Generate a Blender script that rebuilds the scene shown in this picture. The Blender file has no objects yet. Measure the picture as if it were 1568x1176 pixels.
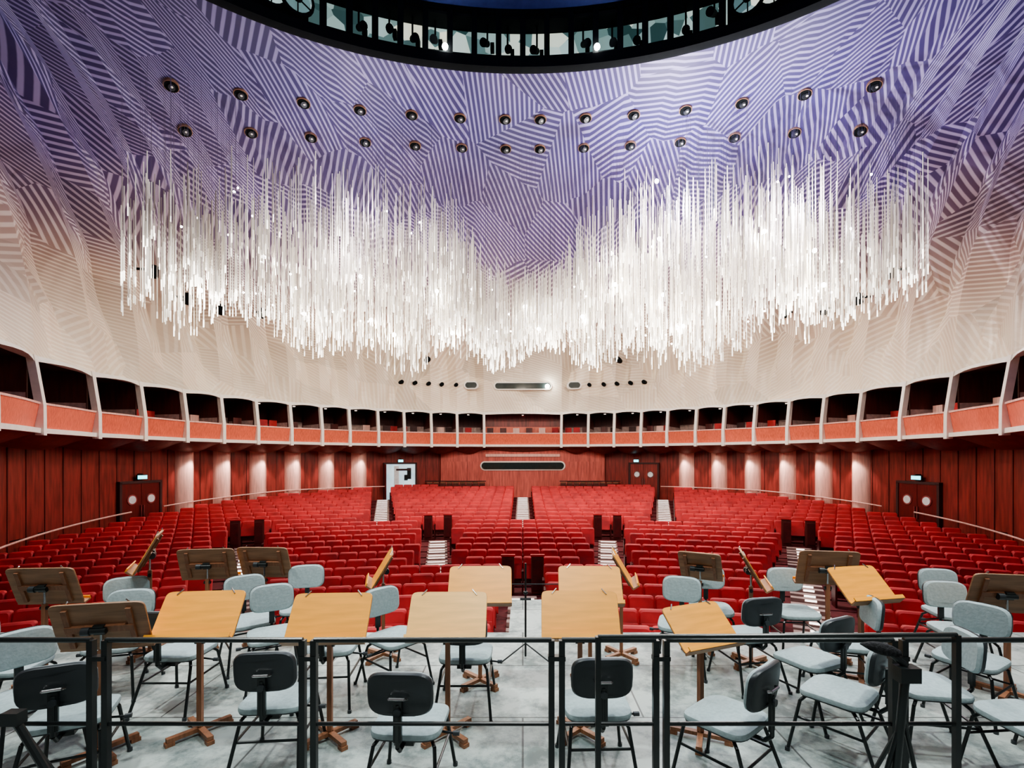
import bpy, math, random
from mathutils import Matrix, Vector
random.seed(7)
H=2.15   # camera height above stage floor; geometry authored relative to eye level then raised
sc=bpy.context.scene
pi=math.pi
rad=math.radians
# ------------------------------------------------------------------ materials
def newmat(name):
    m=bpy.data.materials.new(name); m.use_nodes=True
    nt=m.node_tree; b=nt.nodes['Principled BSDF']
    return m,nt,b
def pm(name,col,rough=.5,metal=0,noise=.12,scale=6,emit=0,ecol=None,bump=0,stretch=None,spec=None,alpha=1):
    m,nt,b=newmat(name)
    tc=nt.nodes.new('ShaderNodeTexCoord'); n=nt.nodes.new('ShaderNodeTexNoise'); n.inputs['Scale'].default_value=scale
    n.inputs['Detail'].default_value=4
    src=tc.outputs['Object']
    if stretch:
        mp=nt.nodes.new('ShaderNodeMapping'); mp.inputs['Scale'].default_value=stretch
        nt.links.new(src,mp.inputs['Vector']); src=mp.outputs['Vector']
    nt.links.new(src,n.inputs['Vector'])
    r=nt.nodes.new('ShaderNodeValToRGB')
    r.color_ramp.elements[0].position=.3; r.color_ramp.elements[1].position=.7
    r.color_ramp.elements[0].color=[max(0,c*(1-noise)) for c in col]+[1]
    r.color_ramp.elements[1].color=[min(1,c*(1+noise)) for c in col]+[1]
    nt.links.new(n.outputs['Fac'],r.inputs['Fac']); nt.links.new(r.outputs['Color'],b.inputs['Base Color'])
    b.inputs['Roughness'].default_value=rough; b.inputs['Metallic'].default_value=metal
    if emit:
        b.inputs['Emission Color'].default_value=list(ecol or col)+[1]; b.inputs['Emission Strength'].default_value=emit
    if bump:
        bp=nt.nodes.new('ShaderNodeBump'); bp.inputs['Strength'].default_value=bump; bp.inputs['Distance'].default_value=.02
        nt.links.new(n.outputs['Fac'],bp.inputs['Height']); nt.links.new(bp.outputs['Normal'],b.inputs['Normal'])
    if spec is not None: b.inputs['Specular IOR Level'].default_value=spec
    b.inputs['Alpha'].default_value=alpha
    return m
M={}
M['seat']=pm('red_velvet',(.46,.030,.032),.65,noise=.3,scale=2.2)
M['seatdark']=pm('dark_red_armrest',(.07,.006,.007),.4,noise=.3)
M['carpet']=pm('red_carpet',(.10,.010,.012),.9,noise=.3,scale=8)
M['wallred']=pm('red_stained_wood',(.22,.034,.026),.38,noise=.4,scale=5,stretch=(2,2,.2))
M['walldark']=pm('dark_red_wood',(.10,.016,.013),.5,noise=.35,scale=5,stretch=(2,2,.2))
M['pilaster']=pm('rose_wood_lit_tone',(.80,.47,.40),.4,noise=.2,scale=8,stretch=(4,4,.2))  # wood made paler to carry the light from above on the pilasters
M['parapet']=pm('orange_red_lacquer',(.74,.18,.11),.26,noise=.2,scale=8,stretch=(5,5,.3))
M['booth']=pm('booth_rose_panel',(.50,.12,.095),.4,noise=.3,scale=4,stretch=(3,3,.3))
M['white']=pm('ivory_paint',(.90,.87,.80),.45,noise=.05)
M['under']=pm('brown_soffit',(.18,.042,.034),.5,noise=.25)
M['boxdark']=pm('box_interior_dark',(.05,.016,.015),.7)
M['boxpale']=pm('box_panel_brightened',(.60,.42,.38),.6,noise=.25)  # light wood, raised further in place of light inside the boxes
M['boxfill']=pm('box_fill_glow',(1,.9,.8),.6,emit=5,ecol=(1,.85,.75))  # glowing discs added to lift the dark box interiors
M['black']=pm('black_painted_steel',(.010,.014,.014),.32,noise=.3,spec=.5)
M['blackp']=pm('black_plastic',(.028,.034,.038),.4,noise=.15)
M['grayfab']=pm('grey_blue_fabric',(.33,.41,.42),.85,noise=.1,scale=40,bump=.2)
M['metal']=pm('chromed_steel',(.5,.5,.5),.25,metal=1)
M['wood']=pm('honey_plywood',(.86,.37,.045),.38,noise=.12,scale=3,stretch=(1,9,9))
M['woodpale']=pm('pale_plywood',(.88,.50,.16),.38,noise=.12,scale=3,stretch=(1,9,9))
M['woodb']=pm('walnut_back',(.30,.165,.09),.5,noise=.3,scale=3,stretch=(1,9,9))
M['post']=pm('brown_wood_post',(.25,.11,.055),.5,noise=.25,scale=6,stretch=(8,8,1))
M['step']=pm('pale_step_nosing',(.36,.26,.23),.6)
M['steplight']=pm('step_light',(1,.95,.88),.4,emit=2.6,ecol=(1,.92,.85))
M['rimblack']=pm('black_gallery_steel',(.005,.007,.008),.8,spec=.1)
M['bluecap']=pm('dark_blue_ceiling',(.05,.08,.32),.7)
M['bulb']=pm('bright_bulb',(1,1,1),.3,emit=60,ecol=(1,.97,.90))
M['exit']=pm('exit_sign_glow',(.1,.7,.75),.4,emit=2.5,ecol=(.15,.8,.9))
M['glassdk']=pm('dark_window_glass',(.02,.03,.03),.08)
M['door']=pm('dark_red_door',(.12,.010,.008),.4,noise=.3,stretch=(3,3,.3))
M['paper']=pm('white_paper',(.75,.78,.8),.5)
M['lobby']=pm('lobby_wall_glow',(.55,.65,.7),.6,emit=.6,ecol=(.5,.75,.85),noise=.4,scale=2)  # emission stands in for the bluish light of the lobby
M['foam']=pm('black_foam',(.02,.02,.022),.95,noise=.5,scale=60,bump=.8)
def galmat():
    m,nt,b=newmat('gallery_wall_glow')
    tc=nt.nodes.new('ShaderNodeTexCoord'); n=nt.nodes.new('ShaderNodeTexVoronoi'); n.inputs['Scale'].default_value=1.7
    nt.links.new(tc.outputs['Object'],n.inputs['Vector'])
    s=nt.nodes.new('ShaderNodeSeparateColor'); nt.links.new(n.outputs['Color'],s.inputs[0])
    r=nt.nodes.new('ShaderNodeValToRGB'); e=r.color_ramp.elements; e[0].color=(.02,.05,.05,1); e[1].color=(.85,.86,.66,1); e[1].position=.95
    x=e.new(.35); x.color=(.13,.22,.21,1); x=e.new(.6); x.color=(.42,.58,.54,1)
    nt.links.new(s.outputs[0],r.inputs['Fac']); nt.links.new(r.outputs['Color'],b.inputs['Base Color']); nt.links.new(r.outputs['Color'],b.inputs['Emission Color'])
    b.inputs['Emission Strength'].default_value=.8; b.inputs['Roughness'].default_value=.4  # wall itself glows in place of the lit room behind the panes
    return m
M['galglow']=galmat()
def rodmat(name,em,lo=.35,hi=1.8,sc_=.45,col=(.50,.46,.40,1)):
    m,nt,b=newmat(name)
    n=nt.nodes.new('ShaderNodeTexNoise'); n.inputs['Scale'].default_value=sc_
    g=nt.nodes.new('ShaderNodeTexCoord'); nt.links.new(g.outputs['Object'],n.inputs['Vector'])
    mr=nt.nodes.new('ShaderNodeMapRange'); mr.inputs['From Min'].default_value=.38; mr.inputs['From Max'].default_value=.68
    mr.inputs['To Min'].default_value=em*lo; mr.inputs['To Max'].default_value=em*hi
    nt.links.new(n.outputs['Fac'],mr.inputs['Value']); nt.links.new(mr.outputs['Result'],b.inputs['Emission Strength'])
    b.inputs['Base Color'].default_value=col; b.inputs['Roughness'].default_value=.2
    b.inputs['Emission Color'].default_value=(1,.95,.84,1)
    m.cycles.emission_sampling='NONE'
    return m
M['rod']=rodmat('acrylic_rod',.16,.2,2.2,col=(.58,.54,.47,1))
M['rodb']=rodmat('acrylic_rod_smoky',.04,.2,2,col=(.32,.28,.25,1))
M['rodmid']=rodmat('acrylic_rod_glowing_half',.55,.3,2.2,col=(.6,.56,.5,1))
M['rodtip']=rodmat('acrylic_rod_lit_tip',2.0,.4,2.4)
# striped ceiling, purple light painted into its base colour by height
def ceilmat():
    m,nt,b=newmat('striped_ceiling_baked_light')
    N=nt.nodes.new; L=nt.links.new
    tc=N('ShaderNodeTexCoord'); 
    vo=N('ShaderNodeTexVoronoi'); vo.voronoi_dimensions='2D'; vo.inputs['Scale'].default_value=.50; vo.inputs['Randomness'].default_value=.95
    L(tc.outputs['UV'],vo.inputs['Vector'])
    sep=N('ShaderNodeSeparateColor'); L(vo.outputs['Color'],sep.inputs[0])
    def mth(op,a,bb=None,cc=None):
        n=N('ShaderNodeMath'); n.operation=op
        for i,x in enumerate((a,bb,cc)):
            if x is None: continue
            if isinstance(x,(int,float)): n.inputs[i].default_value=x
            else: L(x,n.inputs[i])
        return n.outputs[0]
    ang=mth('MULTIPLY',sep.outputs[0],2*pi)
    suv=N('ShaderNodeSeparateXYZ'); L(tc.outputs['UV'],suv.inputs[0])
    s=mth('ADD',mth('MULTIPLY',suv.outputs[0],mth('COSINE',ang)),mth('MULTIPLY',suv.outputs[1],mth('SINE',ang)))
    freq=mth('ADD',mth('MULTIPLY',sep.outputs[1],13),30)
    w=mth('SINE',mth('MULTIPLY',s,freq))
    mr=N('ShaderNodeMapRange'); mr.inputs['From Min'].default_value=-.05; mr.inputs['From Max'].default_value=.6
    L(w,mr.inputs['Value'])
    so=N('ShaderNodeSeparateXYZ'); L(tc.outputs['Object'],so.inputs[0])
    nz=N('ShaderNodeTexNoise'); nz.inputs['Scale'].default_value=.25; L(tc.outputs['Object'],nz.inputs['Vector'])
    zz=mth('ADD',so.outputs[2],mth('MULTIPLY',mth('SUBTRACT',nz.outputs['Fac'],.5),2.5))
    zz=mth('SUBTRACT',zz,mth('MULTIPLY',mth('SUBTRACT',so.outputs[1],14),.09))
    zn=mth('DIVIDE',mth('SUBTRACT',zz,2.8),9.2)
    def ramp(stops):
        r=N('ShaderNodeValToRGB'); e=r.color_ramp.elements
        e[0].position=stops[0][0]; e[0].color=stops[0][1]+(1,)
        e[1].position=stops[-1][0]; e[1].color=stops[-1][1]+(1,)
        for p,c in stops[1:-1]:
            x=e.new(p); x.color=c+(1,)
        L(zn,r.inputs['Fac']); return r.outputs['Color']
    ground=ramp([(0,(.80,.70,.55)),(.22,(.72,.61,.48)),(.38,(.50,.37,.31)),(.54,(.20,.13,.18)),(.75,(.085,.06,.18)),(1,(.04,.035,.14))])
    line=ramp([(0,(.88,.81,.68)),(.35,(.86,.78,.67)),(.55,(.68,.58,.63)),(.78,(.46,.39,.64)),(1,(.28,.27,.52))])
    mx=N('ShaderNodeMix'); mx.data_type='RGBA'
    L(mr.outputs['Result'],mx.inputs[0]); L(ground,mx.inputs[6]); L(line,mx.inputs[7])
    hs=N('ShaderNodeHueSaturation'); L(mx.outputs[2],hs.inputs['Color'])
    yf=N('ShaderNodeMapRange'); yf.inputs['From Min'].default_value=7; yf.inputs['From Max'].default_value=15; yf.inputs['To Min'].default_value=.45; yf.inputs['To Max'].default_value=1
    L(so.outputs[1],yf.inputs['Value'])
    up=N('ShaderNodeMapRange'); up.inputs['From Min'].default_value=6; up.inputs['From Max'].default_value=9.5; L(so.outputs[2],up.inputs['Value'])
    dim=mth('SUBTRACT',1,mth('MULTIPLY',mth('SUBTRACT',1,yf.outputs['Result']),up.outputs['Result']))  # darkens the upper ceiling toward the stage in its colour
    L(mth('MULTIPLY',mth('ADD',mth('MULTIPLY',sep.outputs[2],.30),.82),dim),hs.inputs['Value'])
    L(hs.outputs['Color'],b.inputs['Base Color'])
    b.inputs['Roughness'].default_value=.5
    return m
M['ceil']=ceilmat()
def stagemat():
    m,nt,b=newmat('grey_stage_boards')
    N=nt.nodes.new; L=nt.links.new
    tc=N('ShaderNodeTexCoord')
    br=N('ShaderNodeTexBrick'); br.inputs['Scale'].default_value=1; br.inputs['Brick Width'].default_value=2.0; br.inputs['Row Height'].default_value=1.0
    br.inputs['Mortar Size'].default_value=.008; br.inputs['Color1'].default_value=(.36,.41,.395,1); br.inputs['Color2'].default_value=(.43,.475,.46,1); br.inputs['Mortar'].default_value=(.10,.11,.11,1)
    L(tc.outputs['Object'],br.inputs['Vector'])
    n=N('ShaderNodeTexNoise'); n.inputs['Scale'].default_value=2.6; n.inputs['Detail'].default_value=10; n.inputs['Roughness'].default_value=.75; L(tc.outputs['Object'],n.inputs['Vector'])
    r=N('ShaderNodeValToRGB'); r.color_ramp.elements[0].position=.40; r.color_ramp.elements[0].color=(.34,.39,.39,1); r.color_ramp.elements[1].position=.57; r.color_ramp.elements[1].color=(1.0,1.0,.97,1)
    L(n.outputs['Fac'],r.inputs['Fac'])
    mx=N('ShaderNodeMix'); mx.data_type='RGBA'; mx.blend_type='MULTIPLY'; mx.inputs[0].default_value=1
    L(br.outputs['Color'],mx.inputs[6]); L(r.outputs['Color'],mx.inputs[7]); L(mx.outputs[2],b.inputs['Base Color'])
    b.inputs['Roughness'].default_value=.5
    return m
M['stage']=stagemat()
# ------------------------------------------------------------------ mesh builder
class MB:
    def __init__(s): s.v=[];s.f=[];s.m=[];s.mats=[];s.uv=None
    def mi(s,k):
        if k not in s.mats: s.mats.append(k)
        return s.mats.index(k)
    def add(s,vs,fs,k,M4=None):
        o=len(s.v)
        if M4 is not None: vs=[tuple(M4@Vector(q)) for q in vs]
        s.v.extend(vs); i=s.mi(k)
        for f in fs: s.f.append([a+o for a in f]); s.m.append(i)
    def box(s,c,d,k,M4=None,rot=None):
        x,y,z=[a/2 for a in d]
        vs=[Vector((sx*x,sy*y,sz*z)) for sx in(-1,1) for sy in(-1,1) for sz in(-1,1)]
        if rot is not None: vs=[rot@q for q in vs]
        vs=[tuple(q+Vector(c)) for q in vs]
        s.add(vs,[(0,1,3,2),(4,6,7,5),(0,4,5,1),(2,3,7,6),(0,2,6,4),(1,5,7,3)],k,M4)
    def tube(s,p0,p1,r,k,n=8,r1=None,M4=None,cap=True):
        p0=Vector(p0);p1=Vector(p1); d=(p1-p0)
        if d.length<1e-6: return
        q=d.normalized().to_track_quat('Z','Y'); r1=r if r1 is None else r1
        vs=[]
        for p,rr in((p0,r),(p1,r1)):
            for i in range(n):
                a=2*pi*i/n; vs.append(tuple(p+q@Vector((rr*math.cos(a),rr*math.sin(a),0))))
        fs=[(i,(i+1)%n,n+(i+1)%n,n+i) for i in range(n)]
        if cap: fs+=[tuple(range(n-1,-1,-1)),tuple(range(n,2*n))]
        s.add(vs,fs,k,M4)
    def path(s,ps,r,k,n=8,M4=None):
        for a,b in zip(ps,ps[1:]): s.tube(a,b,r,k,n,M4=M4)
    def loft(s,rings,k,M4=None,cap0=True,cap1=True):
        n=len(rings[0]); vs=[tuple(p) for r in rings for p in r]; fs=[]
        for j in range(len(rings)-1):
            for i in range(n): fs.append((j*n+i,j*n+(i+1)%n,(j+1)*n+(i+1)%n,(j+1)*n+i))
        if cap0: fs.append(tuple(range(n-1,-1,-1)))
        if cap1: fs.append(tuple((len(rings)-1)*n+i for i in range(n)))
        s.add(vs,fs,k,M4)
    def ball(s,c,r,k,n=10,sz=1):
        rings=[]
        for j in range(1,n//2+2-1):
            a=pi*j/(n//2+1)
            rings.append([(c[0]+r*math.sin(a)*math.cos(2*pi*i/n),c[1]+r*math.sin(a)*math.sin(2*pi*i/n),c[2]-sz*r*math.cos(a)) for i in range(n)])
        s.loft(rings,k)
    def grid(s,rows,k,flip=False):
        n=len(rows[0]); vs=[tuple(p) for r in rows for p in r]; fs=[]
        for j in range(len(rows)-1):
            for i in range(n-1):
                f=(j*n+i,j*n+i+1,(j+1)*n+i+1,(j+1)*n+i); fs.append(f[::-1] if flip else f)
        s.add(vs,fs,k)
    def obj(s,name,smooth=True,angle=35,coll=None):
        me=bpy.data.meshes.new(name); me.from_pydata(s.v,[],s.f)
        for k in s.mats: me.materials.append(M[k])
        me.polygons.foreach_set('material_index',s.m)
        if smooth:
            me.polygons.foreach_set('use_smooth',[True]*len(s.f)); me.set_sharp_from_angle(angle=rad(angle))
        me.update()
        o=bpy.data.objects.new(name,me); sc.collection.objects.link(o); return o
def inst(o,name,loc,rz,scale=(1,1,1)):
    c=bpy.data.objects.new(name,o.data); sc.collection.objects.link(c)
    c.location=loc; c.rotation_euler=(0,0,rad(rz)); c.scale=scale; return c
# ------------------------------------------------------------------ hall plan
def E(t,off=0): a=rad(t); return ((14.7+off)*math.cos(a),18+(13+off)*math.sin(a))
POSTS_R=[-45,-31,-19.2,-7.2,2.4,11.2,19,26.5,34,41,47.5,54.3,60.6,67.2,73.6,80.3]
POSTS=POSTS_R+[180-a for a in reversed(POSTS_R)]
RA=11.7
def shell(t_deg,t):
    u=1-math.cos(t*pi/2); v=math.sin(t*pi/2)
    a=14.7+(RA-14.7)*u; b=13+(8.4-13)*u; cy=18+(6.4-18)*u; z=2.86+(12-2.86)*v
    r=rad(t_deg); return (a*math.cos(r),cy+b*math.sin(r),z)
def shell_z(X,Y):
    lo,hi=0,1
    for _ in range(40):
        t=(lo+hi)/2; u=1-math.cos(t*pi/2)
        a=14.7-(14.7-RA)*u; b=13-4.6*u; cy=18-11.6*u
        if (X/a)**2+((Y-cy)/b)**2<1: lo=t
        else: hi=t
    return 2.86+9.14*math.sin(lo*pi/2),lo
# ceiling
mb=MB(); NT=56
cols=[]
for a,b in zip(POSTS,POSTS[1:]):
    for i in range(8): cols.append((a+(b-a)*i/8,i/8))
cols.append((POSTS[-1],0))
rows=[];uvs=[]
for j in range(NT+1):
    t=j/NT; row=[]
    for th,w in cols:
        x,y,z=shell(th,t)
        ww=w if th<90 else 1-w
        tri=ww/.75 if ww<.75 else (1-ww)/.25
        k=.85*tri*min(1,t*6)*(1-t)**.7
        k+=.18*math.sin(t*34+(1.6 if w>.5 else 0))*(1-abs(2*w-1))*(1-t)
        nx,ny=math.cos(rad(th)),math.sin(rad(th))
        row.append((x+nx*k,y+ny*k,z)); uvs.append((rad(th)*13.5*(1-.2*t),t*17))
    rows.append(row)
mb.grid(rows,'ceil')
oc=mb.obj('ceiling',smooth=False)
uvl=oc.data.uv_layers.new(name='UVMap')
for l in oc.data.loops: uvl.data[l.index].uv=uvs[l.vertex_index]
# ------------------------------------------------------------------ lighting gallery
def RM(t,off=0): a=rad(t); return ((RA+off)*math.cos(a),6.4+(8.4+off)*math.sin(a))
mb=MB()
ths=[i*2 for i in range(181)]
def ring(sec,k,f=RM,ths=ths,mb=None):
    rows=[[(*f(t,o),z) for t in ths] for o,z in sec]; mb.grid(rows,k)
ring([(.05,12.2),(-.15,12.15),(-.15,11.85),(.02,11.83),(.25,11.95),(.25,12.2)],'rimblack',mb=mb)
ring([(0,12.2),(1.0,12.2)],'rimblack',mb=mb)
win=[61+i*58/16 for i in range(17)]
ring([(.7,12.15),(.7,13.75)],'galglow',ths=[58+i*2 for i in range(33)],mb=mb)
ring([(1.1,13.58),(-.02,13.58),(-.02,13.72)],'rimblack',mb=mb)
ring([(.03,12.15),(.03,13.65)],'rimblack',ths=[121-360+i*2.993 for i in range(101)],mb=mb)
for t in win:
    x,y=RM(t,.05); mb.box((x,y,12.9),(.17,.22,1.5),'rimblack',rot=Matrix.Rotation(rad(t-90),3,'Z'))
for z in (12.28,13.5):
    ps=[(*RM(t,.05),z) for t in win]; mb.path(ps,.06,'rimblack',6)
for i in range(16):
    if random.random()<.2: continue
    t=(win[i]+win[i+1])/2+random.uniform(-.7,.7); x,y=RM(t,.45)
    z=12.75+random.random()*.5
    d=Vector((-math.cos(rad(t))*.3+random.uniform(-.15,.15),-.35,-.25))
    mb.tube((x,y,z),Vector((x,y,z))+d,.09,'rimblack',12,r1=.12)
    mb.tube((x,y,z),(x,y,13.6),.03,'rimblack',6)
    mb.box((x+.15,y+.1,z-.05),(.12,.15,.25),'rimblack')
for t in (79,101.5):
    x,y=RM(t,.0); mb.ball((x,y-.12,12.35),.09,'bulb')
for t in (57.5,54,50,46,42,122.5,126,130,134,138):
    x,y=RM(t,.0); q=Vector((-math.cos(rad(t)),-math.sin(rad(t)),0)); c=Vector((x,y,12.75))
    mb.tube(c,c+q*.08,.44,'rimblack',20); mb.tube(c+q*.08,c+q*.09,.36,'galglow',20)
    mb.tube(c+q*.09,c+q*.2,.12,'rimblack',12); 
    for a in range(0,180,60):
        up_=Vector((0,0,1)); s_=q.cross(up_); dv=(up_*math.cos(rad(a))+s_*math.sin(rad(a)))*.38
        mb.tube(c+q*.1-dv,c+q*.1+dv,.02,'rimblack',6)
rows=[[(0,6.4,13.9)]*len(ths),[(*RM(t,0),13.72) for t in ths]]
mb.grid(rows,'bluecap')
for rr_ in (.85,.93):
    ps=[(11.7*rr_*math.cos(rad(t)),6.4+8.4*rr_*math.sin(rad(t)),13.68) for t in range(0,361,6)]; mb.path(ps,.03,'rimblack',6)
mb.obj('lighting_gallery')
# ceiling openings
mb=MB()
xs=[.62,2.2,3.85,5.55,7.3,9.1,10.9]
def port(mb,X,Y,r,dz=0):
    z,t=shell_z(X,Y)
    e=.05; zx,_=shell_z(X+e,Y); zy,_=shell_z(X,Y+e)
    n=Vector((-(zx-z)/e,-(zy-z)/e,1)).normalized()
    c=Vector((X,Y,z))
    mb.tube(c-n*.05,c+n*.05,r*1.12,'woodb',20); mb.tube(c-n*.07,c-n*.04,r,'rimblack',20); mb.tube(c-n*.12+Vector((.03,-.03,0)),c-n*.05,r*.5,'blackp',12)
    mb.tube(c-n*.125+Vector((.05,-.05,0)),c-n*.115+Vector((.05,-.05,0)),r*.2,'white',8)
for sx in(-1,1):
    for x in xs:
        for k,Y0 in((0,17.0),(1,18.4)):
            X=sx*x*(1.05 if k else 1)
            port(mb,X,Y0-.017*x*x,.19)
mb.obj('ceiling_downlight_openings')
mb=MB()
def shellpt(th,z): 
    t=math.asin((z-2.86)/9.14)/(pi/2); return Vector(shell(th,t))
for th,z,r in [(a,4.55,.12) for a in (73.5,70,66.8,63.5,60.2)]+[(180-a,4.55,.12) for a in (73.5,70,66.8,63.5,60.2)]+[(66.8,5.9,.17),(113.2,5.9,.17)]:
    c=shellpt(th,z); q=Vector((-math.cos(rad(th)),-math.sin(rad(th)),0))
    mb.tube(c-q*1.0,c+q*.12,r,'rimblack',14)
for x0,w in ((0,1.75),(-3.25,.36),(3.25,.36)):
    th=90-math.degrees(math.asin(x0/14.7)); c=shellpt(th,4.55)
    for k,(ww,hh,dy) in enumerate(((w+.09,.25,.0),(w,.18,-.06))):
        rr=[]
        for yy in(.95,-.10+dy):
            ring_=[]
            for i in range(20):
                a=2*pi*i/20; cx=(ww-hh) if math.cos(a)>0 else -(ww-hh)
                ring_.append((c.x+cx+hh*math.cos(a),c.y+yy,c.z+hh*math.sin(a)))
            rr.append(ring_)
        mb.loft(rr,'white' if k==0 else 'glassdk')
mb.ball((1.55,shellpt(87,4.5).y-.3,4.5),.14,'bulb')
mb.obj('projector_openings')
mb=MB()
for th,z in ((7,7.1),(13,6.6),(20,6.6),(29,6.9),(173,7.1),(167,6.6),(160,6.6),(151,6.9)):
    c=shellpt(th,z); q=Vector((-math.cos(rad(th)),-math.sin(rad(th)),-.1)).normalized()
    mb.tube(c-q*.8,c+q*.45,.05,'rimblack',8); p=c+q*.45
    mb.tube(p+Vector((0,0,.12)),p+Vector((0,-.1,-.28)),.13,'rimblack',12,r1=.17)
mb.obj('ceiling_spotlight')
# ------------------------------------------------------------------ balcony boxes
mb=MB()
def bay(a,b,n=6,bulge=.14):
    out=[]
    for i in range(n+1):
        w=i/n; out.append((a+(b-a)*w,-bulge*math.sin(pi*w)))
    return out
for a,b in zip(POSTS,POSTS[1:]):
    bp=bay(a,b)
    def strip(sec,k):
        mb.grid([[(*E(t,o+bo),z) for t,bo in bp] for o,z in sec],k)
    strip([(.10,.80),(-.02,.80),(-.09,1.2),(-.14,1.52),(.06,1.52),(.06,.8)],'parapet')
    strip([(.10,1.52),(-.17,1.52),(-.17,1.58),(.10,1.58),(.10,1.52)],'pilaster')
    strip([(.10,.84),(-.18,.84),(-.18,.70),(-.02,.70)],'white')
    rows=[]
    for j in range(5):
        s=j/4; rows.append([(*E(t,-.05+1.34*s+bo*(1-s)),.70-.32*s-.30*math.sin(pi*s)*(-bo/.14)) for t,bo in bp])
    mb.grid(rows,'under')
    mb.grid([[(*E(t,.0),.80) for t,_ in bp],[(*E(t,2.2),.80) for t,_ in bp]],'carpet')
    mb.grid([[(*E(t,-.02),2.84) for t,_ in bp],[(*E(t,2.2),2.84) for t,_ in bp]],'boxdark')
    cen=(80<a<81); bo_=2.2 if not cen else 1.2
    mb.grid([[(*E(t,bo_),.80) for t,_ in bp],[(*E(t,bo_),2.05) for t,_ in bp]],'parapet' if cen else 'boxpale')
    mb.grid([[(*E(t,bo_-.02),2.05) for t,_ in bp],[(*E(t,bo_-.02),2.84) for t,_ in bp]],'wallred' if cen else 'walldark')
    mb.grid([[(*E(t,.02+bo*1.5),2.92) for t,bo in bp],[(*E(t,-.02+bo*1.9),2.74+.06*(-bo/.14)) for t,bo in bp],[(*E(t,.15),2.84) for t,bo in bp]],'white')
    t=(a+b)/2; x,y=E(t,1.2); mb.tube((x,y,2.81),(x,y,2.835),.07,'boxfill',12); mb.tube((x,y,2.80),(x,y,2.82),.12,'metal',12,r1=.11,cap=False)
    nn=3 if not cen else 6
    for i in range(nn):
        if random.random()<.25: continue
        w=(i+.6)/(nn+.2); t=a+(b-a)*w; x,y=E(t,.8+random.random()*.5)
        R=Matrix.Rotation(rad(t-90),3,'Z')
        k=random.choice(['seat','walldark','pilaster','boxdark','seat'])
        mb.box((x,y,1.72),(.42,.07,.5),k,rot=R); mb.box((x,y-.1,1.25),(.42,.42,.1),k,rot=R); mb.box((x,y,1.0),(.36,.3,.4),'boxdark',rot=R)
for t in POSTS:
    R=Matrix.Rotation(rad(t-90),3,'Z')
    rr=[]
    for z,off in((.64,-.20),(1.5,-.19),(2.92,.02)):
        r=[]
        for dx,dy in((-.075,-.06),(.075,-.06),(.075,.14),(-.075,.14)):
            v=R@Vector((dx,dy,0)); x,y=E(t,off); r.append((x+v.x,y+v.y,z))
        rr.append(r)
    mb.loft(rr,'white')
    x,y=E(t,1.15); mb.box((x,y,1.82),(.06,2.0,2.04),'walldark',rot=R)
    x,y=E(t,1.12); mb.box((x,y,1.3),(.075,1.9,1.1),'boxpale',rot=R)
mb.obj('balcony_boxes')
# ------------------------------------------------------------------ lower wall
ths=[-45+i*2 for i in range(136)]
mb=MB(); ring([(1.3,-3.9),(1.3,.5)],'wallred',f=E,ths=ths,mb=mb)
for t in range(-40,221,3):
    x,y=E(t,1.29); mb.box((x,y,-1.7),(.02,.03,4.3),'walldark',rot=Matrix.Rotation(rad(t-90),3,'Z'))
mb.obj('wall_auditorium')
mb=MB()
for side in(0,1):
    for i in range(6):
        t=16+i*7.14; t=t if side==0 else 180-t
        rr=[]
        for z in(-3.4,-.1,.36):
            r=[]
            for j in range(9):
                d=(j/8-.5)*2; x,y=E(t+d*1.7,1.3-.40*math.cos(d*pi/2)-.02); r.append((x,y,z))
            for j in (1,0):
                d=(j-.5)*2; x,y=E(t+d*1.7,1.36); r.append((x,y,z))
            rr.append(r)
        mb.loft(rr,'pilaster')
mb.obj('trim_pilasters')
mb=MB()
for side in(0,1):
    ts=[-30+i*1.5 for i in range(62)]
    ps=[]
    for t in ts:
        tt=t if side==0 else 180-t
        if t>-30 and (5<t<10): 
            if ps: mb.path(ps,.03,'pilaster',6); ps=[]
            continue
        if t>57: break
        x,y=E(tt,.80); Yc=math.hypot(x,y+12)-12
        z=-1.75-(28-min(28,Yc))*.075
        ps.append((x,y,z))
        if int(t*2)%9==0: mb.tube((x,y,z),(*E(tt,1.3),z-.1),.02,'black',6)
    mb.path(ps,.03,'pilaster',6)
mb.obj('trim_handrail')
def door(name,t,ztop,zbot,w,leaf='door',open_=False):
    mb=MB(); x,y=E(t,1.22); R=Matrix.Rotation(rad(t-90),4,'Z'); T=Matrix.Translation((x,y,0))@R
    h=ztop-zbot; zc=(ztop+zbot)/2
    mb.box((-w/2-.05,0,zc),(.1,.22,h+.1),'boxdark',T); mb.box((w/2+.05,0,zc),(.1,.22,h+.1),'boxdark',T); mb.box((0,0,ztop+.05),(w+.2,.22,.1),'boxdark',T)
    if open_:
        mb.box((0,.0,zc),(w,.06,h),'lobby',T)
        mb.box((-.25,-.06,zc+.1),(.3,.04,h*.8),'paper',T); mb.box((.35,-.06,zc+.25),(.22,.04,.35),'glassdk',T)
        mb.box((.55,-.06,zc+.5),(.25,.04,.7),'glassdk',T)
        mb.box((.2,-.07,ztop-.35),(w*.5,.04,.12),'boxdark',T)
        mb.box((-w/2-.06,-.3,zc),(.05,.5,h),'door',T)
    else:
        for s in(-1,1):
            mb.box((s*w/4,-.04,zc),(w/2-.02,.08,h),leaf,T)
            c=T@Vector((s*w/4,-.09,ztop-.65)); q=(R@Vector((0,-1,0,0))).to_3d()
            mb.tube(c,c+q*.02,.21,'metal',20); mb.tube(c+q*.02,c+q*.03,.16,'paper',20)
            mb.box((s*.06,-.12,ztop-1.15),(.03,.06,.5),'metal',T)
    mb.obj(name)
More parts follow.
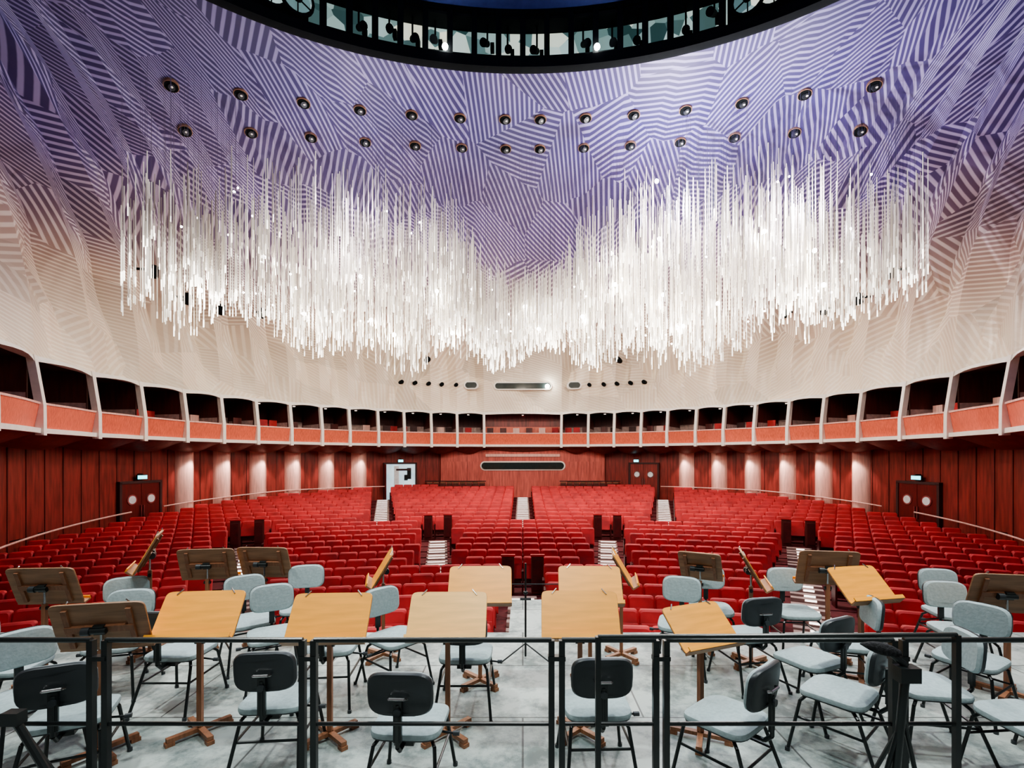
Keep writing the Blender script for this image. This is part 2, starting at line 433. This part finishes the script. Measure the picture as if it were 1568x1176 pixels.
door('door_1',172.3,-1.05,-3.35,1.7); door('door_2',5.4,-1.05,-3.35,1.7)
door('door_3',119,-.4,-2.6,1.9,open_=True); door('door_4',61.3,-.4,-2.6,1.7,leaf='wallred')
def exitsign(t,z,w=.5):
    mb=MB(); x,y=E(t,1.1); R=Matrix.Rotation(rad(t-90),4,'Z'); T=Matrix.Translation((x,y,z))@R
    mb.box((0,0.03,0),(w+.04,.06,.2),'black',T); mb.box((0,-.01,0),(w,.04,.15),'exit',T); mb.box((0,.1,.12),(.05,.25,.05),'black',T); mb.obj('exit_sign')
exitsign(172.3,-.80,.4); exitsign(5.4,-.80,.4); exitsign(119,-.2,.3); exitsign(63,-.2,.3)
mb=MB(); mb.box((0,31.75,-1.05),(10.6,.9,3.1),'booth'); mb.box((0,31.27,.15),(4.8,.08,.18),'pilaster')
for s in(-1,1):
    for j in range(3): mb.box((s*(3.2+j*.75),31.27,-.9),(.7,.05,1.3),'booth')
mb.obj('wall_projection_booth')
mb=MB()
for k,(w,h,yy) in enumerate(((2.75,.30,31.24),(2.66,.22,31.18))):
    rr=[]
    for y_ in(31.3,yy):
        r=[]
        for i in range(24):
            a=2*pi*i/24; cx=(w-h) if math.cos(a)>0 else -(w-h); r.append((cx+h*math.cos(a),y_,-.52+h*math.sin(a)))
        rr.append(r)
    mb.loft(rr,'white' if k==0 else 'glassdk')
mb.obj('window_1')
mb=MB()
for s in(-1,1):
    for i in range(9):
        x=s*(2.6+i*.42); mb.box((x,31.0,-2.0),(.34,.08,.8),'walldark'); mb.box((x,30.97,-1.60),(.30,.05,.08),'post')
    mb.box((s*4.3,30.9,-1.50),(3.9,.06,.05),'black')
mb.obj('standing_rail')
# ------------------------------------------------------------------ stalls floor
def top(Yc):
    pts=[(5,-2.82),(8,-2.80),(13,-2.78),(20,-2.52),(25,-2.14),(30.6,-1.66),(33,-1.5)]
    for (a,za),(b,zb) in zip(pts,pts[1:]):
        if Yc<=b: return za+(zb-za)*(Yc-a)/(b-a)
    return -1.5
def inside(x,y,off): return (x/(14.7+off))**2+((y-18)/(13+off))**2<1
def pmax(R,off):
    lo,hi=0,1.2
    for _ in range(30):
        m=(lo+hi)/2
        x,y=R*math.sin(m),-12+R*math.cos(m)
        if (inside(x,y,off) or y<0): lo=m
        else: hi=m
    return lo
ROWS=[8.0+.9*i for i in range(26)]
mb=MB(); prev=None
for i,Yc in enumerate([5.3,6.2,7.1]+ROWS+[31.4]):
    R=12+Yc; z=top(Yc)-.95
    for rr,zz in((R-.45,z),(R+.45,z)):
        m=pmax(rr,1.25) if rr<12+32.2 else .05
        if rr-12<=9: m=min(m,math.asin(min(.999,10.3/rr)))
        row=[(rr*math.sin(a*m/24),-12+rr*math.cos(a*m/24),zz) for a in range(-24,25)]
        if prev: mb.grid([prev,row],'carpet')
        prev=row
mb.obj('floor_stalls',smooth=False)
# ------------------------------------------------------------------ seats
def mkseat():
    s=MB()
    W=.255
    def outl(w,zb,zt,y,ins=0):
        o=[]; r=.06; w-=ins; zt-=ins; zb+=ins
        for (cx,cz,a0) in((w-r,zt-r,0),(-w+r,zt-r,90)):
            for k in range(4):
                a=rad(a0+k*30); o.append((cx+r*math.cos(a),cz+r*math.sin(a)))
        o+=[(-w,zb),(w,zb)]
        return [(x,y+.22*(z-.35),z) for x,z in o]
    s.loft([outl(W,.3,.95,.05),outl(W,.3,.95,-.03),outl(W,.3,.95,-.06,.025)],'seat',cap0=True)
    s.box((0,-.12,.58),(.46,.10,.36),'seat',rot=Matrix.Rotation(rad(-14),3,'X'))
    s.box((0,-.04,.30),(.44,.16,.12),'seatdark')
    s.box((-.265,-.08,.30),(.045,.34,.60),'seatdark'); 
    s.box((-.265,-.10,.615),(.055,.34,.03),'seatdark')
    return s
proto=mkseat(); mb=MB(); mb.mats=['seat','seatdark']
AIS=[(0,4,13.3),(.527,5,20.4),(-.527,5,20.4),(.163,13,20.4),(-.163,13,20.4),(.275,20.2,32),(-.275,20.2,32),(0,20.2,32)]
pm_idx=[mb.mi(proto.mats[i]) for i in proto.m]
cnt=0
for Yc in ROWS:
    R=12+Yc; z=top(Yc)-.95
    n=int(1.0*R/.53)
    for i in range(-n,n+1):
        a=(i+.5)*.53/R; x,y=R*math.sin(a),-12+R*math.cos(a)
        if y<6.9 or not inside(x,y,.75) or (y<8.6 and abs(x)>10): continue
        if abs(x)<6.4 and y>30.2: continue
        if any(y0<=Yc<=y1 and abs(x-sl*(y+1.5))<(.70 if abs(sl)<.5 else .88) for sl,y0,y1 in AIS): continue
        ca,sa=math.cos(-a),math.sin(-a); o=len(mb.v)
        for vx,vy,vz in proto.v: mb.v.append((x+vx*ca-vy*sa,y+vx*sa+vy*ca,z+vz))
        for f in proto.f: mb.f.append([k+o for k in f])
        mb.m.extend(pm_idx); cnt+=1
print('seats',cnt)
mb.obj('auditorium_seats')
mb=MB()
for sl,y0,y1 in AIS:
    for Yc in ROWS:
        if not(y0<=Yc<=y1): continue
        z=top(Yc)-.95
        for dy,dz in((-.38,.02),(.05,.06)):
            R=12+Yc+dy; y=R-12
            for _ in range(6):
                x=sl*(y+1.5); y=math.sqrt(R*R-x*x)-12
            if y<6.5 or not inside(x,y,.9): continue
            Rm=Matrix.Rotation(-math.atan(sl),3,'Z')
            w=.72 if abs(sl)<.5 else .8
            mb.box((x,y,z+dz),(w,.20,.10),'step',rot=Rm)
            if abs(sl)>.5: mb.box((x,y-.11,z+dz+.02),(.26,.02,.05),'steplight',rot=Rm)
            else: mb.box((x,y-.11,z+dz+.035),(w*.8,.015,.018),'steplight',rot=Rm)
mb.obj('aisle_steps')
mb=MB()
for sl,Yc in((0,13.1),(.163,20.3),(-.163,20.3),(.527,20.3),(-.527,20.3)):
    R=12+Yc;y=Yc
    for _ in range(6):
        x=sl*(y+1.5); y=math.sqrt(R*R-x*x)-12
    z=top(Yc)-.95; Rm=Matrix.Rotation(-math.atan(sl),3,'Z')
    for s in(-1,1):
        v=Rm@Vector((s*.40,0,0)); c=Vector((x,y,z))+v
        mb.box(c+Vector((0,0,.55)),(.34,.08,1.0),'walldark',rot=Rm); mb.box(c+Vector((0,0,1.08)),(.38,.12,.05),'seat',rot=Rm)
        mb.box(c+Vector((0,-.06,.55)),(.26,.03,.8),'seatdark',rot=Rm)
mb.obj('aisle_barriers')
# ------------------------------------------------------------------ chandelier
mb=MB()
def env(X):
    ax=abs(X)
    pts_b=[(0,4.3),(1.5,4.2),(4,3.85),(7.6,3.8),(8.4,4.7),(12.5,4.7)]
    pts_t=[(0,6.9),(1.4,7.5),(2.4,10.0),(5,10.6),(8.5,10.3),(10,9.4),(12.5,8.4)]
    def ip(p):
        for (a,za),(b,zb) in zip(p,p[1:]):
            if ax<=b: return za+(zb-za)*(ax-a)/(b-a)
        return p[-1][1]
    return ip(pts_b),ip(pts_t)
nr=0
while nr<2900:
    X=random.uniform(-12.2,12.2)
    if abs(X)<1.8 and random.random()<.2: continue
    if X<-8 and random.random()<.35: continue
    if X>9.5 and random.random()<.25: continue
    Y=19.4-4.0*(abs(X)/11.6)**2+random.uniform(-1.9,1.9)
    if abs(X/Y)>.84: continue
    zb,zt=env(X)
    Ln=random.uniform(1.6,3.6)
    zb+=.4*math.sin(X*1.7)+.3*math.sin(Y*2.1+X)
    cz,_=shell_z(X,Y)
    zt=min(zt,cz-.25)
    if zt-zb<Ln: 
        if abs(X)<2.4: Ln=min(Ln,(zt-zb)*.8)
        else: continue
    u=random.random()**1.5
    z=zb+u*(zt-zb-Ln)
    r=random.uniform(.010,.018)
    tip=random.uniform(.15,.4)
    dark=random.random()<(.28 if X<0 else .14)
    zm_=z+tip+(Ln-tip)*.4
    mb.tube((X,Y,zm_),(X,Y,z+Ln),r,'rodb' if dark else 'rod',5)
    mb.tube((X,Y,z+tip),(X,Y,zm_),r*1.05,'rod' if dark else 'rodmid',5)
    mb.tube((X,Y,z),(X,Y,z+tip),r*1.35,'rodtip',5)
    if nr%3==0: mb.tube((X,Y,z+Ln),(X,Y,cz),.004,'metal',3,cap=False)
    nr+=1
BULB=[(-8.9,16.6,6.9,.8),(-7.6,16.8,5.0,1),(-5.9,17.6,6.6,1),(-5.4,17.2,4.9,1.5),(-4.5,16.9,4.3,1),(-3.2,18,6.2,1),(-2.6,17.8,4.6,1.2),(0.1,18.2,5.7,1),(.6,18,4.8,.8),
 (3.2,17.5,7.4,1.4),(3.3,17.3,6.2,1.4),(4.8,17,7.7,1.5),(5,17.2,5.8,1.6),(6.7,16.6,5.3,1.8),(2.2,17.8,5.2,1),(9.3,15.4,6.6,1.5),(9.4,15.1,5.4,1.5),(7.9,15.8,7.4,1.3),(4.6,16.6,9.5,1),(5.6,16.9,4.6,1.4),(-10.4,15.6,5.4,.8)]
for b in BULB: mb.ball(b[:3],.07,'bulb')
for i in range(70):
    X=random.uniform(-10.5,10.5); zb,zt=env(X); mb.ball((X,19.4-4*(abs(X)/11.6)**2-random.uniform(.2,1.9),zb+random.random()**2*(zt-zb-1)+.4),.03,'bulb',8)
mb.obj('chandelier')
# ------------------------------------------------------------------ stage
mb=MB(); mb.box((0,-.05,-H-.1),(20.4,12.0,.2),'stage'); mb.obj('floor_stage')
mb=MB(); mb.box((0,5.9,-H-.95),(20,.1,1.5),'walldark'); 
mb.obj('stage_apron')
mb=MB(); mb.box((.1,6.75,-H-.12),(.55,1.5,.14),'stage'); mb.box((.1,7.45,-H-.85),(.5,.1,1.4),'black')
mb.obj('stage_gangway')
for s,nm in((-1,'wall_left'),(1,'wall_right')):
    mb=MB(); mb.box((s*10.55,1.0,4.0),(.3,14.0,16.2),'walldark'); mb.obj(nm)
mb=MB(); RY=2.78
zt=-1.048; zm=-1.53
def post(x,y,z1,w_=.034):
    mb.box((x,y,(-H+z1)/2),(w_,w_,H+z1),'black'); mb.box((x,y,-H+.006),(.09,.16,.012),'black')
def panel(x0,x1,y=RY):
    post(x0,y,zt); post(x1,y,zt)
    mb.tube((x0,y,zt),(x1,y,zt),.015,'black',10)
    mb.tube((x0,y,zm),(x1,y,zm),.012,'black',10); mb.tube((x0,y,-1.98),(x1,y,-1.98),.012,'black',10)
for a,b in((-3.9,-2.48),(-2.395,-1.265),(-1.20,.165),(.225,.765),(.825,2.13),(2.19,3.6)): panel(a,b)
post(.425,RY-.05,-1.01,.03); post(2.45,RY-.05,-1.0,.03); mb.tube((.425,RY-.05,-1.012),(2.45,RY-.05,-1.0),.013,'black',10)
for x in(-2.437,-1.232,.195,.795,2.16):
    for z in(-1.15,-1.9): mb.box((x,RY,z),(.10,.045,.025),'black')
mb.obj('guard_railing')
# ------------------------------------------------------------------ orchestra chair
def sup(w,d,n=28,e=.42):
    o=[]
    for i in range(n):
        a=2*pi*i/n; c,s_=math.cos(a),math.sin(a)
        o.append((w*math.copysign(abs(c)**e,c),d*math.copysign(abs(s_)**e,s_)))
    return o
mb=MB()
def lay(sc_,z,dome=0): return [(x*sc_,y*sc_+.01,z-.12*max(0,y-.1)) for x,y in sup(.225,.215)]
mb.loft([lay(.9,.425),lay(.97,.43),lay(.98,.44)],'blackp')
mb.loft([lay(.985,.44),lay(1,.455),lay(.98,.472),lay(.9,.482),lay(.6,.486)],'grayfab')
def bl(k,yo,hs=1): return [(x*k,-.245+yo+.55*x*x*k*k-.10*(zz*k),.745+zz*k) for x,zz in sup(.20,.135,e=.5)]
mb.loft([bl(.80,-.030),bl(.95,-.026),bl(1,-.012),bl(1,.0)],'blackp')
mb.loft([bl(.985,.0),bl(.98,.015),bl(.9,.03),bl(.6,.034)],'grayfab')
mb.path([(0,0,.40),(0,-.24,.405),(0,-.285,.45),(0,-.285,.70)],.014,'black')
mb.box((0,-.282,.60),(.05,.02,.24),'black')
mb.path([(-.055,-.280,.735),(-.045,-.302,.74),(.045,-.302,.74),(.055,-.280,.735)],.009,'metal')
mb.tube((0,-.31,.66),(0,-.28,.66),.022,'blackp',12)
mb.box((0,-.03,.405),(.12,.26,.04),'black'); 
for s in(-1,1):
    mb.path([(s*.16,.17,.415),(s*.19,.20,.38),(s*.235,.27,.0)],.012,'black')
    mb.path([(s*.16,-.12,.415),(s*.19,-.16,.38),(s*.235,-.30,.0)],.012,'black')
    mb.tube((s*.16,.17,.415),(s*.16,-.12,.415),.012,'black')
    for p in((s*.235,.27,0),(s*.235,-.30,0)): mb.tube(p,(p[0],p[1],.025),.017,'blackp')
    mb.tube((s*.205,.222,.26),(s*.205,-.20,.26),.009,'black')
for y in(.17,-.12): mb.tube((-.16,y,.415),(.16,y,.415),.012,'black')
mb.tube((-.205,-.2,.26),(.205,-.2,.26),.009,'black')
mb.tube((.1,.02,.39),(.27,.02,.37),.008,'black'); mb.tube((.27,.02,.37),(.31,.02,.37),.016,'blackp')
CH=[(-1.72,3.42,5),(-.72,3.12,-3),(.50,3.33,2),(1.34,3.17,40),(-3.50,3.45,-120),(-2.98,3.20,25),(-4.2,3.95,-80),(-1.21,4.58,-130),
(-2.86,5.05,-140),(-2.40,4.65,-150),(-2.5,5.5,-165),(-4.10,4.95,-150),(-3.72,4.45,-165),(-3.0,4.25,0),(-.49,4.20,0),(2.15,4.65,10),(2.42,4.08,25),(2.30,3.50,40),
(3.02,3.60,80),(4.30,4.75,170),(3.30,3.14,95),(3.80,4.1,120),(2.12,5.45,170),(1.62,4.95,160),(2.95,4.45,75),(-4.3,3.3,-60),(4.0,3.45,100),(-1.72,4.35,5),(3.0,5.35,175),(4.7,5.3,170)]
base=mb.obj('orchestra_chair'); x,y,r=CH[0]; base.location=(x,y,-H); base.rotation_euler=(0,0,rad(r))
for x,y,r in CH[1:]: inst(base,'orchestra_chair',(x,y,-H),r)
# ------------------------------------------------------------------ music stand
def stand(name,tilt=50,desk='wood',w=.60):
    mb=MB()
    mb.box((0,0,.40),(.036,.036,.72),'post'); mb.tube((0,0,.74),(0,0,.90),.010,'metal')
    mb.tube((-.035,0,.72),(.035,0,.72),.018,'black')
    for a in(45,135):
        R=Matrix.Rotation(rad(a),3,'Z')
        mb.box((0,0,.045),(.44,.042,.03),'post',rot=R)
        for s in(-1,1):
            v=R@Vector((s*.20,0,0)); mb.box((v.x,v.y,.014),(.06,.05,.028),'post',rot=R)
    T=Matrix.Translation((0,-.01,.925))@Matrix.Rotation(rad(tilt),4,'X')
    L=.40
    def out(k,z): return [(x*k,y*k,z) for x,y in sup(w/2,L/2,32,.16)]
    mb.loft([out(.995,-.008),out(1,-.005),out(1,.005)],'woodb',T)
    mb.loft([out(.998,.005),out(.99,.009)],desk,T)
    mb.box((0,-L/2+.006,.035),(w,.014,.075),'woodb',T); mb.box((0,-L/2+.02,.072),(w,.035,.010),desk,T)
    for s in(-1,1): mb.box((s*w*.33,0,-.018),(.035,L*.8,.02),'post',T)
    mb.box((0,0,-.022),(w*.72,.05,.026),'post',T)
    mb.tube((-.05,0,-.05),(.05,0,-.05),.022,'black',12,M4=T); mb.tube((.05,0,-.05),(.10,0,-.05),.03,'blackp',12,M4=T)
    mb.box((0,0,-.035),(.07,.07,.03),'black',T)
    for s in(-1,1):
        mb.tube((s*w*.36,L/2-.03,.011),(s*w*.30,L/2+.015,.013),.005,'metal',6,M4=T)
    return mb.obj(name)
A=stand('music_stand',tilt=52); B=stand('music_stand.001',tilt=70); C=stand('music_stand.002',tilt=44,w=.54); D=stand('music_stand.003',tilt=50,desk='woodpale'); F=stand('music_stand.004',tilt=58,w=.46)
ST=[(A,-2.51,3.76,6,1),(A,-1.476,3.70,3,1),(D,-.58,3.74,1,1),(A,.445,3.76,-2,1),(A,-.405,4.6,2,1.01),(A,.64,4.6,-2,1.01),
(C,1.36,3.70,22,.93),(C,3.22,4.6,12,1.02),(B,-3.05,3.50,192,1.0),(B,-4.55,4.60,185,1.0),(B,3.28,5.2,170,1.04),(F,-4.05,5.25,-60,1.22),(F,-1.5,5.2,-74,1.05),
(F,1.06,5.2,80,1.05),(F,2.36,5.0,72,1.08),(F,2.0,5.45,150,1.0),(B,-3.62,5.55,190,1.0),(B,-3.02,5.65,178,1.0),(B,4.36,4.35,170,1.0)]
used=set()
for o,x,y,r,k in ST:
    if o.name not in used:
        used.add(o.name); o.location=(x,y,-H); o.rotation_euler=(0,0,rad(r)); o.scale=(1,1,k)
    else: inst(o,'music_stand',(x,y,-H),r,(1,1,k))
mb=MB()
mb.tube((0,0,.02),(0,0,1.45),.011,'black'); 
for a in(90,210,330):
    d=Vector((math.cos(rad(a)),math.sin(rad(a)),0)); mb.tube((0,0,.22),d*.30+Vector((0,0,.01)),.009,'black')
mb.tube((-.06,0,.9),(.06,0,.9),.02,'black'); mb.tube((-.35,0,1.13),(.35,0,1.13),.008,'black'); mb.tube((-.35,0,1.13),(-.42,0,1.12),.016,'blackp'); mb.tube((.35,0,1.13),(.42,0,1.12),.016,'blackp')
mb.ball((0,0,1.0),.03,'black'); o=mb.obj('microphone_stand'); o.location=(.03,5.2,-H); o.scale=(1,1,.7)
mb=MB()
mb.tube((0,0,.05),(.10,0,1.02),.022,'black',12); mb.tube((.0,0,.0),(0,0,.1),.04,'black',12)
mb.tube((.10,0,1.02),(.02,.05,1.10),.018,'black',12)
mb.tube((-.14,0,0.01),(.07,0,.72),.012,'black'); mb.tube((.28,.05,0.01),(.08,0,.75),.012,'black'); mb.tube((0,.3,0.01),(.07,0,.7),.012,'black')
mb.box((.1,0,.98),(.11,.07,.08),'black')
rr=[]
for i in range(9):
    a=pi*(i+.3)/9.6; rr.append([(-.13+.22*i/8,.035*math.sin(a)*math.cos(2*pi*j/12)+.03,1.13-.05*i/8+.035*math.sin(a)*math.sin(2*pi*j/12)) for j in range(12)])
mb.loft(rr,'foam')
o=mb.obj('microphone_stand'); o.location=(1.98,2.62,-H)
mb=MB()
mb.tube((0,0,.72),(.42,.0,.02),.02,'black'); mb.tube((0,0,.72),(-.35,.05,.70),.018,'black'); mb.tube((-.35,.05,.7),(-.42,.05,.02),.018,'black'); mb.box((0,0,.72),(.09,.06,.07),'black'); mb.tube((0,0,.7),(0,.35,.02),.018,'black')
o=mb.obj('folding_stand_frame'); o.location=(-2.80,2.66,-H)
# ------------------------------------------------------------------ lights
def light(kind,name,loc,e,col=(1,1,1),size=.3,target=None,spot=60,blend=.5):
    l=bpy.data.lights.new(name,kind); l.energy=e; l.color=col
    l.shadow_soft_size=size
    if kind=='SPOT': l.spot_size=rad(spot); l.spot_blend=blend
    o=bpy.data.objects.new(name,l); sc.collection.objects.link(o); o.location=loc
    if target is not None: o.rotation_euler=(Vector(target)-Vector(loc)).to_track_quat('-Z','Y').to_euler()
    return o
for x,y,z,k in BULB:
    light('POINT','rear_wall_fill',(x,y+.45,z),110*k,(1,.93,.82),.08)
for x in(-7,0,7):
    light('POINT','rear_wall_fill',(x,22.0-.03*x*x,5.2),620,(1,.92,.78),.15)  # fill points added behind the chandelier to brighten the rear wall
light('POINT','rear_wall_fill',(5.2,16.4,9.0),1000,(.90,.86,1),.04)
light('POINT','rear_wall_fill',(8.6,15.2,8.2),600,(.90,.86,1),.03)
light('POINT','rear_wall_fill',(-5.5,16.4,8.6),200,(.85,.80,1),.06)
light('POINT','drum_blue_fill',(0,10,13.0),90,(.35,.5,1),.2)  # blue point light added in the drum to brighten its cap
for x,y,tx,ty,e in((-6,3,-2.5,3.8,2500),(6,3,2.5,3.8,2500),(0,0,0,4.2,1900),(-3,9.5,-1.5,4,900),(3,9.5,1.5,4,900)):
    light('SPOT','stage_spotlight',(x,y,9.5),e,(.93,1,.98),.3,(tx,ty,-2),55,.8)
for x in(-4,4):
    light('SPOT','stalls_spotlight',(x,2,10.8),3000,(1,.93,.9),.3,(x*1.1,8.5,-3),50,.9)
for x in(-4,4):
    light('SPOT','stalls_spotlight',(x,8,11),5200,(1,.88,.84),.4,(x*1.3,28,-2),60,.9)
for x in(-8,8,0):
    light('SPOT','ceiling_wash',(x*.9,3,3.5),330 if x<=0 else 600,(.66,.56,1),.6,(x,17,11.5),80,1)
for side in(0,1):
    for i in range(6):
        t=16+i*7.14; t=t if side==0 else 180-t
        x,y=E(t,.30); tx,ty=E(t,1.1)
        light('SPOT','wall_washer',(x,y,.1),130,(1,.86,.80),.08,(tx,ty,-1.2),70,.6)
w=bpy.data.worlds.new('world'); sc.world=w; w.use_nodes=True
w.node_tree.nodes['Background'].inputs[0].default_value=(.62,.58,.60,1); w.node_tree.nodes['Background'].inputs[1].default_value=.28
for o in sc.objects:
    if o.parent is None: o.location.z+=H
cam=bpy.data.cameras.new('camera'); co=bpy.data.objects.new('camera',cam); sc.collection.objects.link(co)
co.location=(0,0,H); co.rotation_euler=(rad(90),0,0)
cam.sensor_width=36; cam.lens=944/2000*36; cam.shift_x=-.0105; cam.shift_y=.072; cam.clip_end=200
sc.camera=co
sc.view_settings.view_transform='AgX'; sc.view_settings.look='AgX - Medium High Contrast'; sc.view_settings.exposure=.25
